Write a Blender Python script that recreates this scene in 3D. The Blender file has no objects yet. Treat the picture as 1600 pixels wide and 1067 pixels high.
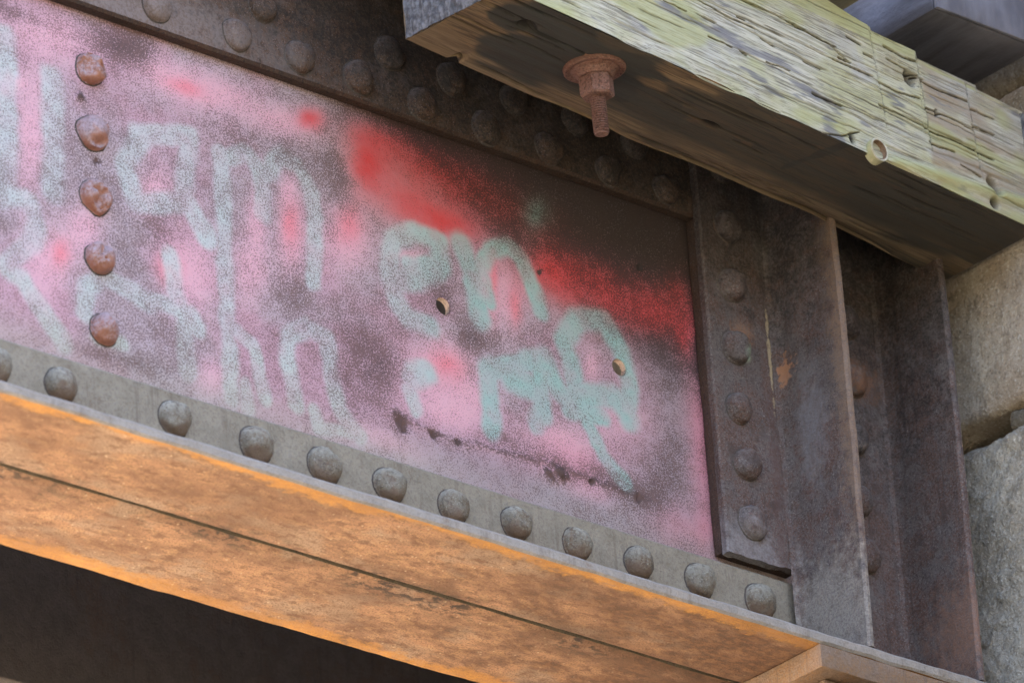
import bpy, math
import numpy as np
from mathutils import Matrix, Vector

# ------------------------------------------------------------------ camera, light, exposure
SC = bpy.context.scene
COL = SC.collection
AZ, EL, ROLL, FPX = math.radians(47.0969), math.radians(26.2797), math.radians(-4.2344), 11358.75
CAM = np.array([-3.9136, -4.4442, -2.7094])
_f = np.array([math.cos(EL)*math.cos(AZ), math.cos(EL)*math.sin(AZ), math.sin(EL)])
_r = np.cross(_f, [0, 0, 1]); _r /= np.linalg.norm(_r)
_u = np.cross(_r, _f)
RGT = math.cos(ROLL)*_r + math.sin(ROLL)*_u
UPV = -math.sin(ROLL)*_r + math.cos(ROLL)*_u
FWD = _f

cam_data = bpy.data.cameras.new('camera')
cam_data.sensor_width = 36.0
cam_data.lens = 36.0*FPX/1600.0
cam_data.clip_start = 0.1
cam_data.clip_end = 3000
cam_data.dof.use_dof = True
cam_data.dof.focus_distance = 6.75
cam_data.dof.aperture_fstop = 9.0
cam = bpy.data.objects.new('camera', cam_data)
COL.objects.link(cam)
M = Matrix(((RGT[0], UPV[0], -FWD[0], CAM[0]), (RGT[1], UPV[1], -FWD[1], CAM[1]),
            (RGT[2], UPV[2], -FWD[2], CAM[2]), (0, 0, 0, 1)))
cam.matrix_world = M
SC.camera = cam

SUN_DIR = Vector((0.46, 0.58, 0.67)).normalized()        # towards the sun: behind the abutment, high
world = bpy.data.worlds.new('World'); SC.world = world
world.use_nodes = True
wn = world.node_tree
sky = wn.nodes.new('ShaderNodeTexSky'); sky.sky_type = 'NISHITA'; sky.sun_disc = False; sky.air_density = .6; sky.dust_density = 5.0; sky.ozone_density = .3
sky.sun_elevation = math.asin(SUN_DIR.z)
sky.sun_rotation = math.atan2(SUN_DIR.x, SUN_DIR.y)
bg = wn.nodes['Background']; bg.inputs['Strength'].default_value = 0.15
wn.links.new(sky.outputs[0], bg.inputs[0])
sl = bpy.data.lights.new('sun', 'SUN'); sl.energy = 5.0; sl.angle = math.radians(0.5); sl.color = (1, .95, .87)
sun = bpy.data.objects.new('sun', sl); COL.objects.link(sun)
sun.rotation_euler = (-SUN_DIR).to_track_quat('-Z', 'Y').to_euler()
sun.location = (3, 3, 8)
SC.view_settings.view_transform = 'Standard'
SC.view_settings.look = 'None'
SC.view_settings.exposure = 3.3
SC.view_settings.gamma = 1.0

# ------------------------------------------------------------------ helpers
def survey(px, py, axis, val):
    """photogrammetry: the point of a measured sight line on the plane axis=val"""
    d = FWD*FPX + RGT*(px-800) - UPV*(py-533.5)
    t = (val-CAM[axis])/d[axis]
    return CAM+t*d
def xz(px, py, y=0.0):
    q = survey(px, py, 1, y); return (q[0], q[2])
def xy(px, py, z):
    q = survey(px, py, 2, z); return (q[0], q[1])

def _hash(i, j, k, s):
    n = (i*374761393 + j*668265263 + k*2147483647 + s*974634777) & 0xffffffff
    n = ((n ^ (n >> 13))*1274126177) & 0xffffffff
    n = (n ^ (n >> 16)) & 0xffffffff
    return n.astype(np.float64)/4294967295.0
def vnoise(P, seed=0):
    P = np.asarray(P, float); I = np.floor(P).astype(np.int64); Fr = P-I; W = Fr*Fr*(3-2*Fr)
    r = 0
    for a in (0, 1):
        for b in (0, 1):
            for c in (0, 1):
                w = (W[:, 0] if a else 1-W[:, 0])*(W[:, 1] if b else 1-W[:, 1])*(W[:, 2] if c else 1-W[:, 2])
                r = r+w*_hash(I[:, 0]+a, I[:, 1]+b, I[:, 2]+c, seed)
    return r*2-1
def fbm(P, scale, octv=3, seed=0, gain=.5):
    P = np.asarray(P, float)*np.asarray(scale); r = 0; a = 1; t = 0
    for o in range(octv):
        r = r+a*vnoise(P*(2.03**o)+17.3*o, seed+o); t += a; a *= gain
    return r/t
def sstep(a, b, x):
    t = np.clip((x-a)/(b-a), 0, 1); return t*t*(3-2*t)

def mesh_obj(name, V, Fc, mats, parent=None, smooth=True, matidx=None, colattr=None, fattr=None, angle=None):
    me = bpy.data.meshes.new(name)
    V = np.asarray(V, np.float32)
    if isinstance(Fc, np.ndarray):
        n = Fc.shape[1]
        me.vertices.add(len(V)); me.vertices.foreach_set('co', V.ravel())
        me.loops.add(Fc.size); me.loops.foreach_set('vertex_index', Fc.astype(np.int32).ravel())
        me.polygons.add(len(Fc)); me.polygons.foreach_set('loop_start', np.arange(0, Fc.size, n, dtype=np.int32))
        me.update(calc_edges=True)
    else:
        me.from_pydata(V.tolist(), [], [tuple(int(i) for i in f) for f in Fc]); me.update()
    if not isinstance(mats, (list, tuple)): mats = [mats]
    for m in mats: me.materials.append(m)
    if matidx is not None: me.polygons.foreach_set('material_index', np.asarray(matidx, np.int32))
    me.polygons.foreach_set('use_smooth', [smooth]*len(me.polygons))
    for k, v in (fattr or {}).items():
        a = me.attributes.new(k, 'FLOAT', 'POINT'); a.data.foreach_set('value', np.asarray(v, np.float32))
    for k, v in (colattr or {}).items():
        a = me.attributes.new(k, 'FLOAT_VECTOR', 'POINT'); a.data.foreach_set('vector', np.asarray(v, np.float32).ravel())
    me.validate()
    if angle is not None and smooth:
        me.set_sharp_from_angle(angle=math.radians(angle))
    o = bpy.data.objects.new(name, me); COL.objects.link(o)
    if parent: o.parent = parent
    return o
def tag(o, label=None, cat=None, group=None, kind=None):
    if label: o['label'] = label
    if cat: o['category'] = cat
    if group: o['group'] = group
    if kind: o['kind'] = kind
    return o
def empty(name, loc, label=None, cat=None, group=None):
    o = bpy.data.objects.new(name, None); COL.objects.link(o); o.location = loc
    o.empty_display_size = .05
    bpy.context.view_layer.update()
    return tag(o, label, cat, group)

def lattice_box(nx, ny, nz):
    """closed box surface on an integer lattice: coords (0..n), quads, face id (0:-x 1:+x 2:-y 3:+y 4:-z 5:+z)"""
    vs, fs, ids, base = [], [], [], 0
    def plane(nu, nv, mk, flip, fid):
        nonlocal base
        u, v = np.meshgrid(np.arange(nu+1), np.arange(nv+1), indexing='ij')
        vs.append(mk(u.ravel(), v.ravel()))
        idx = np.arange((nu+1)*(nv+1)).reshape(nu+1, nv+1)+base
        q = np.stack([idx[:-1, :-1], idx[1:, :-1], idx[1:, 1:], idx[:-1, 1:]], -1).reshape(-1, 4)
        if flip: q = q[:, ::-1]
        fs.append(q); ids.append(np.full(len(q), fid)); base += (nu+1)*(nv+1)
    z = lambda a: np.zeros_like(a)
    plane(ny, nz, lambda u, v: np.stack([z(u), u, v], 1), True, 0)
    plane(ny, nz, lambda u, v: np.stack([z(u)+nx, u, v], 1), False, 1)
    plane(nx, nz, lambda u, v: np.stack([u, z(u), v], 1), False, 2)
    plane(nx, nz, lambda u, v: np.stack([u, z(u)+ny, v], 1), True, 3)
    plane(nx, ny, lambda u, v: np.stack([u, v, z(u)], 1), True, 4)
    plane(nx, ny, lambda u, v: np.stack([u, v, z(u)+nz], 1), False, 5)
    V = np.concatenate(vs); F = np.concatenate(fs); I = np.concatenate(ids)
    key = (V[:, 0].astype(np.int64)*100003+V[:, 1])*100003+V[:, 2]
    _, first, inv = np.unique(key, return_index=True, return_inverse=True)
    return V[first].astype(float), inv.ravel()[F], I
def box_mesh(name, lo, hi, mat, parent=None, bevel=.002, rough=0, seed=0, cell=.03):
    """a block with softened arrises and slightly uneven faces"""
    lo, hi = np.array(lo, float), np.array(hi, float); s = hi-lo
    n = np.maximum(3, np.minimum(40, np.round(s/cell))).astype(int)
    V, F, I = lattice_box(*n)
    P = np.empty_like(V)
    for a in range(3):
        t = V[:, a]; k = n[a]
        ed = np.where(t == 0, 0, np.where(t == k, s[a], bevel+(s[a]-2*bevel)*(t-1)/max(k-2, 1)))
        P[:, a] = lo[a]+ed
    onb = np.stack([(V[:, a] == 0)*-1+(V[:, a] == n[a])*1 for a in range(3)], 1)
    cnt = np.abs(onb).sum(1)
    P -= onb*(bevel*.3)*(cnt >= 2)[:, None]
    if rough: P += onb*fbm(P, 1/max(cell*2, .01), 3, seed)[:, None]*rough
    return mesh_obj(name, P, F, mat, parent, True, angle=40)

def lathe(prof, segs, axis='z', wob=None):
    """prof: list of (r, h); returns V, F quads/tri list (closed at r=0)"""
    V, F, rings = [], [], []
    for r, h in prof:
        if r <= 1e-9: rings.append([len(V)]); V.append((0, 0, h))
        else:
            rings.append(list(range(len(V), len(V)+segs)))
            V += [(r*math.cos(2*math.pi*k/segs), r*math.sin(2*math.pi*k/segs), h) for k in range(segs)]
    for a, b in zip(rings[:-1], rings[1:]):
        for k in range(segs):
            k2 = (k+1) % segs
            if len(a) == 1 and len(b) == 1: continue
            if len(a) == 1: F.append((a[0], b[k2], b[k])[::-1])
            elif len(b) == 1: F.append((a[k], a[k2], b[0]))
            else: F.append((a[k], a[k2], b[k2], b[k]))
    return np.array(V, float), F

# ------------------------------------------------------------------ node materials
class NT:
    def __init__(s, name):
        s.m = bpy.data.materials.new(name); s.m.use_nodes = True; s.t = s.m.node_tree
        s.b = s.t.nodes['Principled BSDF']; s._pos = None
    def n(s, t): return s.t.nodes.new(t)
    def put(s, sock, v):
        if isinstance(v, bpy.types.NodeSocket): s.t.links.new(v, sock)
        elif v is not None:
            if isinstance(v, (tuple, list)) and len(v) == 3 and sock.type == 'RGBA': v = (*v, 1)
            sock.default_value = v
    def pos(s, kind='geo'):
        if kind == 'geo':
            if not s._pos: s._pos = s.n('ShaderNodeNewGeometry')
            return s._pos.outputs['Position']
        return s.n('ShaderNodeTexCoord').outputs['Object']
    def scaled(s, vec, sc):
        k = s.n('ShaderNodeVectorMath'); k.operation = 'MULTIPLY'; s.put(k.inputs[0], vec); k.inputs[1].default_value = sc
        return k.outputs[0]
    def noise(s, scale, detail=3, rough=.55, vec=None, dist=0, off=None):
        k = s.n('ShaderNodeTexNoise'); k.inputs['Scale'].default_value = scale; k.inputs['Detail'].default_value = detail
        k.inputs['Roughness'].default_value = rough; k.inputs['Distortion'].default_value = dist
        v = vec if vec is not None else s.pos()
        if off is not None:
            a = s.n('ShaderNodeVectorMath'); a.operation = 'ADD'; s.put(a.inputs[0], v); a.inputs[1].default_value = (off, off*.7, -off); v = a.outputs[0]
        s.put(k.inputs['Vector'], v); return k.outputs['Fac']
    def voro(s, scale, vec=None, out='Distance'):
        k = s.n('ShaderNodeTexVoronoi'); k.inputs['Scale'].default_value = scale
        s.put(k.inputs['Vector'], vec if vec is not None else s.pos()); return k.outputs[out]
    def step(s, x, a, b, lo=0., hi=1.):
        k = s.n('ShaderNodeMapRange'); k.interpolation_type = 'SMOOTHSTEP'
        s.put(k.inputs[0], x); s.put(k.inputs[1], a); s.put(k.inputs[2], b); k.inputs[3].default_value = lo; k.inputs[4].default_value = hi
        return k.outputs[0]
    def math(s, op, a, b=None):
        k = s.n('ShaderNodeMath'); k.operation = op; s.put(k.inputs[0], a)
        if b is not None: s.put(k.inputs[1], b)
        return k.outputs[0]
    def mix(s, f, a, b):
        k = s.n('ShaderNodeMix'); k.data_type = 'RGBA'
        s.put(k.inputs[0], f); s.put(k.inputs[6], a); s.put(k.inputs[7], b); return k.outputs[2]
    def attr(s, nm, out='Fac'):
        k = s.n('ShaderNodeAttribute'); k.attribute_name = nm; return k.outputs[out]
    def sep(s, v):
        k = s.n('ShaderNodeSeparateXYZ'); s.put(k.inputs[0], v); return k.outputs
    def normalz(s):
        if not s._pos: s.pos()
        return s.sep(s._pos.outputs['Normal'])[2]
    def done(s, col, rough=.8, bumps=(), spec=.3, metal=0):
        s.put(s.b.inputs['Base Color'], col); s.put(s.b.inputs['Roughness'], rough)
        s.b.inputs['Specular IOR Level'].default_value = spec; s.b.inputs['Metallic'].default_value = metal
        last = None
        for h, dist in bumps:
            k = s.n('ShaderNodeBump'); k.inputs['Strength'].default_value = 1; k.inputs['Distance'].default_value = dist
            s.put(k.inputs['Height'], h)
            if last is not None: s.put(k.inputs['Normal'], last)
            last = k.outputs[0]
        if last is not None: s.put(s.b.inputs['Normal'], last)
        return s.m

def m_steel(name, base, rust, dark, dust, rustamt=.5, dustamt=.5, speck=.5, streak=True, spec=.3, marks=(), rust2=None, belly=None, gloss=0.):
    """old painted steel: base coat, rust patches, fine pits, dust lying on upward faces"""
    t = NT(name)
    n1 = t.noise(9, 4, .6); n2 = t.noise(55, 4, .65, off=3.1); n3 = t.noise(420, 3, .6, off=7.7)
    vs = t.scaled(t.pos(), (60, 60, 5)); n4 = t.noise(1, 3, .6, vec=vs, off=1.3)
    a = t.math('ADD', t.math('MULTIPLY', n1, .55), t.math('MULTIPLY', n2, .45))
    if streak: a = t.math('ADD', t.math('MULTIPLY', a, .8), t.math('MULTIPLY', n4, .2))
    f = t.step(a, .62-rustamt*.25, .72-rustamt*.25)
    f2 = t.math('MULTIPLY', f, t.step(n3, .38, .58))
    c = t.mix(t.step(n2, .3, .75), base, tuple(x*.78 for x in base))
    c = t.mix(f2, c, rust)
    c = t.mix(t.math('MULTIPLY', t.step(n3, .52, .58), speck), c, dark)
    c = t.mix(t.math('MULTIPLY', t.step(t.noise(700, 2, .5, off=29.), .60, .66), speck*.8), c, dust)
    if streak:
        rn = t.noise(1, 4, .7, vec=t.scaled(t.pos(), (150, 150, 7)), off=23.)
        c = t.mix(t.math('MULTIPLY', t.math('MULTIPLY', t.step(rn, .55, .63), t.step(n1, .4, .6)), .55), c, dark)
    if rust2: c = t.mix(t.math('MULTIPLY', t.step(t.noise(38, 5, .7, off=17.), .54, .66), .7), c, rust2)
    for ctr, rad, col, *sharp in marks:                        # scabs, runs and patches, some of them painted timber shade
        k = t.n('ShaderNodeVectorMath'); k.operation = 'SUBTRACT'; t.put(k.inputs[0], t.pos()); k.inputs[1].default_value = ctr
        v = t.scaled(k.outputs[0], tuple(1/q for q in rad)); ln = t.n('ShaderNodeVectorMath'); ln.operation = 'LENGTH'; t.put(ln.inputs[0], v)
        dd = t.math('ADD', ln.outputs['Value'], t.math('MULTIPLY', t.math('SUBTRACT', t.noise(95, 4, .7, off=9.), .5), 3.2))
        c = t.mix(t.math('MULTIPLY', t.step(dd, 1.15, .75) if sharp else t.step(dd, 1.5, .3), .88 if sharp else t.step(n3, .35, .6, .35, .8)), c, col)
    d = t.math('MULTIPLY', t.step(t.normalz(), -.1, .75), dustamt)
    d = t.math('ADD', d, t.math('MULTIPLY', t.step(t.noise(24, 4, .6, off=11.), .45, .75), dustamt*.55))
    c = t.mix(t.math('MULTIPLY', d, t.step(t.noise(260, 3, .6, off=5.), .3, .6)), c, dust)
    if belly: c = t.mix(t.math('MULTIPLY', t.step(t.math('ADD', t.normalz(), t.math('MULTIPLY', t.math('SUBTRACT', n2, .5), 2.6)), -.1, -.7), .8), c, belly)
    return t.done(c, t.step(n2, .2, .8, .62-gloss, .85-gloss), [(n2, .0016), (n3, .0009)], spec)

M_BOT = m_steel('dusty_flange_steel', (.285, .245, .185), (.21, .145, .10), (.15, .115, .09), (.40, .355, .28), .25, .5, .4)
M_LIP = m_steel('worn_flange_edge', (.36, .315, .27), (.26, .19, .14), (.20, .16, .13), (.46, .42, .37), .3, .4, .35)
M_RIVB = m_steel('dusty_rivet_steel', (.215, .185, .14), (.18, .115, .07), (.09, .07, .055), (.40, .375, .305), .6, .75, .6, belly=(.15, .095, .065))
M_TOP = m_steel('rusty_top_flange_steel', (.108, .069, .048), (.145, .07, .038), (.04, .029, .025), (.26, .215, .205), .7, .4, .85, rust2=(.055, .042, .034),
                marks=[((-.24, -.0127, .50), (.20, .05, .035), (.26, .205, .185)), ((-.42, -.0127, .53), (.16, .05, .05), (.24, .18, .155)), ((.36, -.0127, .53), (.40, .06, .075), (.030, .026, .022)), ((.10, -.0127, .57), (.20, .06, .05), (.034, .028, .024))])  # last two dark marks: the timber's shade painted on the flange
SCAB = survey(1232, 586, 1, -.024); RUN = survey(1206, 565, 1, -.024); SC2 = survey(1163, 520, 1, -.024); GR = survey(1166, 556, 1, -.024)
M_STF = m_steel('purple_grey_stiffener_steel', (.128, .103, .094), (.15, .075, .052), (.05, .037, .034), (.27, .245, .23), .7, .35, .7, rust2=(.07, .047, .04),
                marks=[((.50, -.03, .50), (.16, .10, .105), (.034, .029, .027)), ((.64, -.05, .44), (.10, .09, .16), (.026, .022, .021)), (tuple(SCAB), (.014, .02, .020), (.36, .17, .085), 1), (tuple(RUN), (.0022, .02, .055), (.42, .33, .20), 1), (tuple(SC2), (.014, .02, .012), (.27, .14, .08)), (tuple(GR), (.008, .02, .006), (.30, .36, .26)), (tuple(survey(1262, 660, 1, -.06)), (.03, .022, .05), (.20, .185, .19)), (tuple(survey(1325, 560, 1, -.115)), (.03, .022, .20), (.25, .165, .11)),  # first two dark marks paint the timber's shade on the stiffeners
                       (tuple(survey(1300, 960, 1, -.07)), (.05, .07, .06), (.33, .295, .25)), (tuple(survey(1175, 860, 1, -.03)), (.05, .03, .03), (.27, .245, .24)), (tuple(survey(1225, 700, 1, -.035)), (.008, .02, .16), (.11, .06, .05)), (tuple(survey(1500, 980, 1, -.10)), (.05, .05, .05), (.25, .135, .09)), (tuple(survey(1345, 590, 1, -.03)), (.03, .03, .02), (.24, .12, .07))])
M_EDGE = m_steel('brown_cut_edge_steel', (.075, .045, .032), (.105, .052, .032), (.035, .025, .021), (.14, .10, .08), .6, .15, .8, rust2=(.06, .042, .033))
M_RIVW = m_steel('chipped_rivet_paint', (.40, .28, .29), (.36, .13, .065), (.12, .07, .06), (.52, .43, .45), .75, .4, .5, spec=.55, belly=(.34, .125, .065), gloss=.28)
M_SOLE = m_steel('brown_sole_plate_steel', (.24, .165, .115), (.30, .165, .075), (.13, .09, .07), (.32, .25, .20), .7, .2, .5)
M_RING = m_steel('dark_rivet_ring', (.085, .066, .054), (.11, .062, .04), (.04, .032, .028), (.17, .15, .125), .5, .3, .6)  # dark ring round the foot of each rivet
M_BOLT = m_steel('orange_brown_rust', (.19, .10, .075), (.17, .072, .046), (.06, .034, .026), (.30, .19, .15), .7, .2, .7, False, rust2=(.13, .07, .05))
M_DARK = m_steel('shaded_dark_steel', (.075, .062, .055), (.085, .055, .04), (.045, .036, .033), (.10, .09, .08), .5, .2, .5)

def m_underside():
    """underside of the bottom flange: brown rust, grey film, bare orange rust along both edges"""
    t = NT('orange_rust_underside')
    y = t.sep(t.pos())[1]
    st = t.scaled(t.pos(), (.55, 1, 1))
    n1 = t.noise(26, 5, .62, vec=st); n2 = t.noise(120, 4, .65, vec=st, off=2.); n3 = t.noise(480, 3, .6, off=4.); n0 = t.noise(6, 3, .5, off=9.)
    c = t.mix(t.step(n1, .38, .60), (.40, .225, .13), (.265, .15, .092))
    c = t.mix(t.math('MULTIPLY', t.step(n2, .5, .60), .5), c, (.50, .30, .155))
    c = t.mix(t.math('MULTIPLY', t.step(t.noise(17, 4, .6, vec=st, off=21.), .5, .62), .65), c, (.34, .25, .18))
    c = t.mix(t.math('MULTIPLY', t.step(t.noise(90, 5, .75, vec=st, off=31.), .52, .6), .8), c, (.19, .105, .065))
    c = t.mix(t.math('MULTIPLY', t.step(n3, .53, .60), .7), c, (.14, .088, .06))
    c = t.mix(t.math('MULTIPLY', t.step(t.voro(95, out='Distance'), .14, .06), .7), c, (.62, .45, .29))
    c = t.mix(t.math('MULTIPLY', t.step(t.noise(5, 5, .65, vec=st, off=41.), .46, .58), .6), c, (.17, .095, .06))
    c = t.mix(t.math('MULTIPLY', t.step(t.math('ADD', t.sep(t.pos())[0], t.math('MULTIPLY', t.math('SUBTRACT', n1, .5), 1.2)), .0, .50), .75), c, t.mix(t.step(n2, .4, .6), (.10, .06, .042), (.19, .10, .055)))
    # dark flaking near the joint
    jd = t.math('ABSOLUTE', t.math('SUBTRACT', y, .012))
    jk = t.math('MULTIPLY', t.step(jd, .042, .002), t.step(n2, .47, .58))
    c = t.mix(t.math('MULTIPLY', jk, t.step(n0, .38, .6)), c, (.075, .055, .045))
    # edges
    w = t.math('MULTIPLY', t.math('SUBTRACT', t.noise(14, 6, .72, vec=st, off=6.), .5), .065)
    w2 = t.math('MULTIPLY', t.math('SUBTRACT', n2, .5), .03)
    yy = t.math('ADD', t.math('ADD', y, w), w2)
    ef = t.step(yy, -.095, -.103); eb = t.step(yy, .113, .124)
    e = t.math('MAXIMUM', ef, eb)
    c = t.mix(t.math('MULTIPLY', e, t.math('MULTIPLY', t.step(n3, .35, .6, .45, .85), t.step(n0, .3, .55, .55, 1.))), c, t.mix(t.step(n2, .3, .7), (.60, .29, .07), (.42, .20, .065)))
    return t.done(c, .86, [(n1, .0015), (n2, .0010), (n3, .0005)], .2)
M_UNDER = m_underside()

def m_web():
    t = NT('spray_painted_web')
    paint = t.attr('paint', 'Vector'); cov = t.attr('cover')
    n1 = t.noise(600, 2, .55); n2 = t.noise(1150, 2, .5, off=3.); n3 = t.noise(95, 4, .6, off=5.); n4 = t.noise(14, 4, .6, off=8.)
    rust = t.mix(t.step(n3, .35, .65), (.13, .078, .069), (.088, .058, .054))
    rust = t.mix(t.math('MULTIPLY', t.step(n2, .5, .65), .5), rust, (.16, .075, .05))
    s = t.math('ADD', t.math('MULTIPLY', n1, .62), t.math('MULTIPLY', n2, .38))
    s = t.math('ADD', s, t.math('MULTIPLY', t.math('SUBTRACT', n3, .5), .22))
    thr = t.math('SUBTRACT', .655, t.math('MULTIPLY', cov, .27))
    f = t.step(s, t.math('SUBTRACT', thr, .065), t.math('ADD', thr, .065))
    rust = t.mix(t.attr('painted_shade'), rust, (.04, .031, .028))  # shade below the timber, painted into the steel colour
    pc = t.mix(t.math('MULTIPLY', t.step(n3, .3, .8), .25), paint, t.mix(.5, paint, (.55, .5, .52)))
    c = t.mix(t.math('MULTIPLY', f, .94), rust, pc)
    # a film of spray lies in the pits as well
    c = t.mix(t.math('MULTIPLY', t.math('MAXIMUM', cov, 0.), .36), c, paint)
    return t.done(c, t.step(f, 0, 1, .85, .6), [(n3, .0010), (s, .0007)], .25)
M_WEB = m_web()

def m_wood_front():
    t = NT('mossy_weathered_wood')
    ob = t.pos('obj'); st = t.scaled(ob, (5, 150, 150)); st2 = t.scaled(ob, (15, 430, 430))
    g = t.noise(1, 5, .65, vec=st, dist=.15); g2 = t.noise(1, 4, .65, vec=st2, dist=.1); big = t.noise(7, 4, .6, vec=ob, off=2.); b2 = t.noise(19, 4, .62, vec=t.scaled(ob, (.5, 1, 1)), off=6.)
    x = t.sep(ob)[0]
    c = t.mix(t.step(g, .35, .65), (.40, .375, .275), (.60, .56, .445))
    c = t.mix(t.math('MULTIPLY', t.step(big, .44, .62), .75), c, t.mix(t.step(b2, .4, .6), (.38, .365, .18), (.50, .47, .30)))
    c = t.mix(t.math('MULTIPLY', t.step(b2, .52, .68), .6), c, (.40, .38, .37))
    c = t.mix(t.math('MULTIPLY', t.step(g2, .52, .62), .7), c, (.17, .15, .11))
    g3 = t.noise(1, 3, .65, vec=t.scaled(ob, (36, 950, 950)), dist=.1)
    c = t.mix(t.math('MULTIPLY', t.step(g3, .52, .62), .6), c, (.14, .12, .09))
    br = t.math('MULTIPLY', t.attr('brown'), t.step(t.noise(1, 4, .6, vec=t.scaled(ob, (12, 50, 50)), off=4.), .32, .6))
    c = t.mix(t.math('MULTIPLY', br, .8), c, t.mix(t.step(g2, .4, .6), (.27, .19, .12), (.34, .28, .21)))
    c = t.mix(t.math('MULTIPLY', t.step(t.noise(1, 3, .6, vec=t.scaled(ob, (16, 70, 70)), off=13.), .62, .7), .75), c, (.16, .155, .165))
    c = t.mix(t.math('MULTIPLY', t.attr('moss'), .9), c, (.385, .38, .155))
    c = t.mix(t.attr('bruise'), c, (.14, .135, .155))
    c = t.mix(t.attr('crack'), c, (.026, .021, .017))
    return t.done(c, .85, [(g, .0006), (g2, .0006), (g3, .0004)], .2)
def m_wood_bottom():
    t = NT('stained_brown_wood')
    ob = t.pos('obj'); g = t.noise(1, 5, .65, vec=t.scaled(ob, (5, 110, 110)), dist=.2); g2 = t.noise(1, 4, .65, vec=t.scaled(ob, (16, 450, 450)))
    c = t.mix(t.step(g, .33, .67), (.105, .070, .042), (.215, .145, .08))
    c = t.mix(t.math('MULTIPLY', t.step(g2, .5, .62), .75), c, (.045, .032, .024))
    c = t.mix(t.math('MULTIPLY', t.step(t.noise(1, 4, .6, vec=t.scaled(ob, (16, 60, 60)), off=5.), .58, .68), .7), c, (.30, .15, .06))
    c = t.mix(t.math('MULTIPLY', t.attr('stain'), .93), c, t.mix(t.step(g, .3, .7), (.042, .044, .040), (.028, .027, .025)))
    c = t.mix(t.math('MULTIPLY', t.attr('rim'), t.step(g, .3, .5)), c, t.mix(t.step(g2, .4, .6), (.13, .09, .055), (.23, .165, .10)))
    c = t.mix(t.attr('crack'), c, (.02, .015, .012))
    return t.done(c, .82, [(g, .0010), (g2, .0006)], .25)
def m_wood_end():
    t = NT('grey_end_grain')
    ob = t.pos('obj'); v = t.voro(1, vec=t.scaled(ob, (200, 120, 260))); n = t.noise(140, 4, .65, vec=ob); n2 = t.noise(1, 3, .6, vec=t.scaled(ob, (60, 300, 60)))
    c = t.mix(t.step(n, .35, .65), (.08, .078, .08), (.19, .185, .19)); c = t.mix(t.math('MULTIPLY', t.step(n2, .5, .65), .7), c, (.06, .055, .055))
    return t.done(c, .9, [(n, .003), (n2, .002)], .15)
M_WF, M_WB, M_WE = m_wood_front(), m_wood_bottom(), m_wood_end()

def m_tie(name='creosoted_tie_wood', a=(.055, .05, .055), b=(.10, .095, .11), sc=(60, 8, 60)):
    t = NT(name); ob = t.pos(); g = t.noise(1, 4, .6, vec=t.scaled(ob, sc)); n = t.noise(180, 3, .6); h = t.noise(12, 3, .6, off=3.)
    c = t.mix(t.step(g, .35, .68), a, b); c = t.mix(t.math('MULTIPLY', t.step(h, .45, .7), .5), c, tuple(x*1.5 for x in b))
    return t.done(c, .55, [(g, .001), (n, .0006)], .4)
M_TIE = m_tie(); M_PLANK = m_tie('olive_brown_plank', (.10, .085, .05), (.16, .14, .085), (60, 8, 60)); M_TIEND = m_tie('weathered_tie_end', (.105, .10, .115), (.15, .145, .165), (70, 70, 20)); M_DECK = m_tie('dark_deck_wood', (.03, .027, .025), (.045, .04, .036))

def m_stone(name, a, b, spk, rgh=.004):
    t = NT(name); n1 = t.noise(9, 5, .6); n2 = t.noise(60, 5, .7, off=2.); n3 = t.noise(330, 4, .65, off=4.); v = t.voro(120)
    c = t.mix(t.step(n1, .35, .65), a, b); c = t.mix(t.math('MULTIPLY', t.step(n2, .48, .65), .6), c, tuple(x*.6 for x in a))
    c = t.mix(t.math('MULTIPLY', t.step(n3, .55, .66), .7), c, spk); c = t.mix(t.math('MULTIPLY', t.step(n3, .44, .34), .6), c, tuple(x*.4 for x in a))
    return t.done(c, .9, [(n2, rgh), (n3, rgh*.35)], .2)
M_ST1 = m_stone('tan_sandstone', (.36, .285, .205), (.46, .395, .31), (.60, .55, .46), .006)
M_ST2 = m_stone('grey_rough_stone', (.39, .345, .275), (.50, .455, .375), (.74, .70, .61), .009)
M_MORT = m_stone('crumbling_mortar', (.15, .13, .10), (.24, .21, .165), (.36, .33, .28), .006)

def m_simple(name, col, col2, sc, rough=.9, bump=.01):
    t = NT(name); n = t.noise(sc, 5, .6); n2 = t.noise(sc*9, 4, .6, off=2.)
    return t.done(t.mix(t.step(t.math('ADD', t.math('MULTIPLY', n, .6), t.math('MULTIPLY', n2, .4)), .35, .65), col, col2), rough, [(n2, bump)], .2)
def m_ground():
    """unseen ground: pale under the bridge to bounce light, dark elsewhere to cut it"""
    t = NT('bounce_tuned_ground'); n = t.noise(1.3, 5, .6); n2 = t.noise(12, 4, .6, off=2.); p = t.sep(t.pos())
    g = t.mix(t.step(n2, .35, .65), (.50, .425, .325), (.62, .53, .42)); d = t.mix(t.step(n2, .35, .65), (.055, .052, .036), (.085, .078, .058))
    yy = t.math('ADD', p[1], t.math('MULTIPLY', t.math('SUBTRACT', n, .5), .5))
    f = t.math('MULTIPLY', t.step(yy, -.50, -.20), t.step(yy, 6.0, 5.5))
    return t.done(t.mix(f, d, g), .9, [(n2, .01)], .2)
M_GROUND = m_ground()
M_PIPE = m_simple('mossy_conduit', (.34, .33, .17), (.42, .40, .25), 60, .6, .0006)
M_PIPEBR = m_simple('brown_conduit_lining', (.16, .09, .05), (.34, .22, .14), 90, .7, .0006)
M_PIPEIN = m_simple('pale_conduit_rim', (.36, .33, .22), (.58, .54, .43), 90, .5, .0003)

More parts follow.
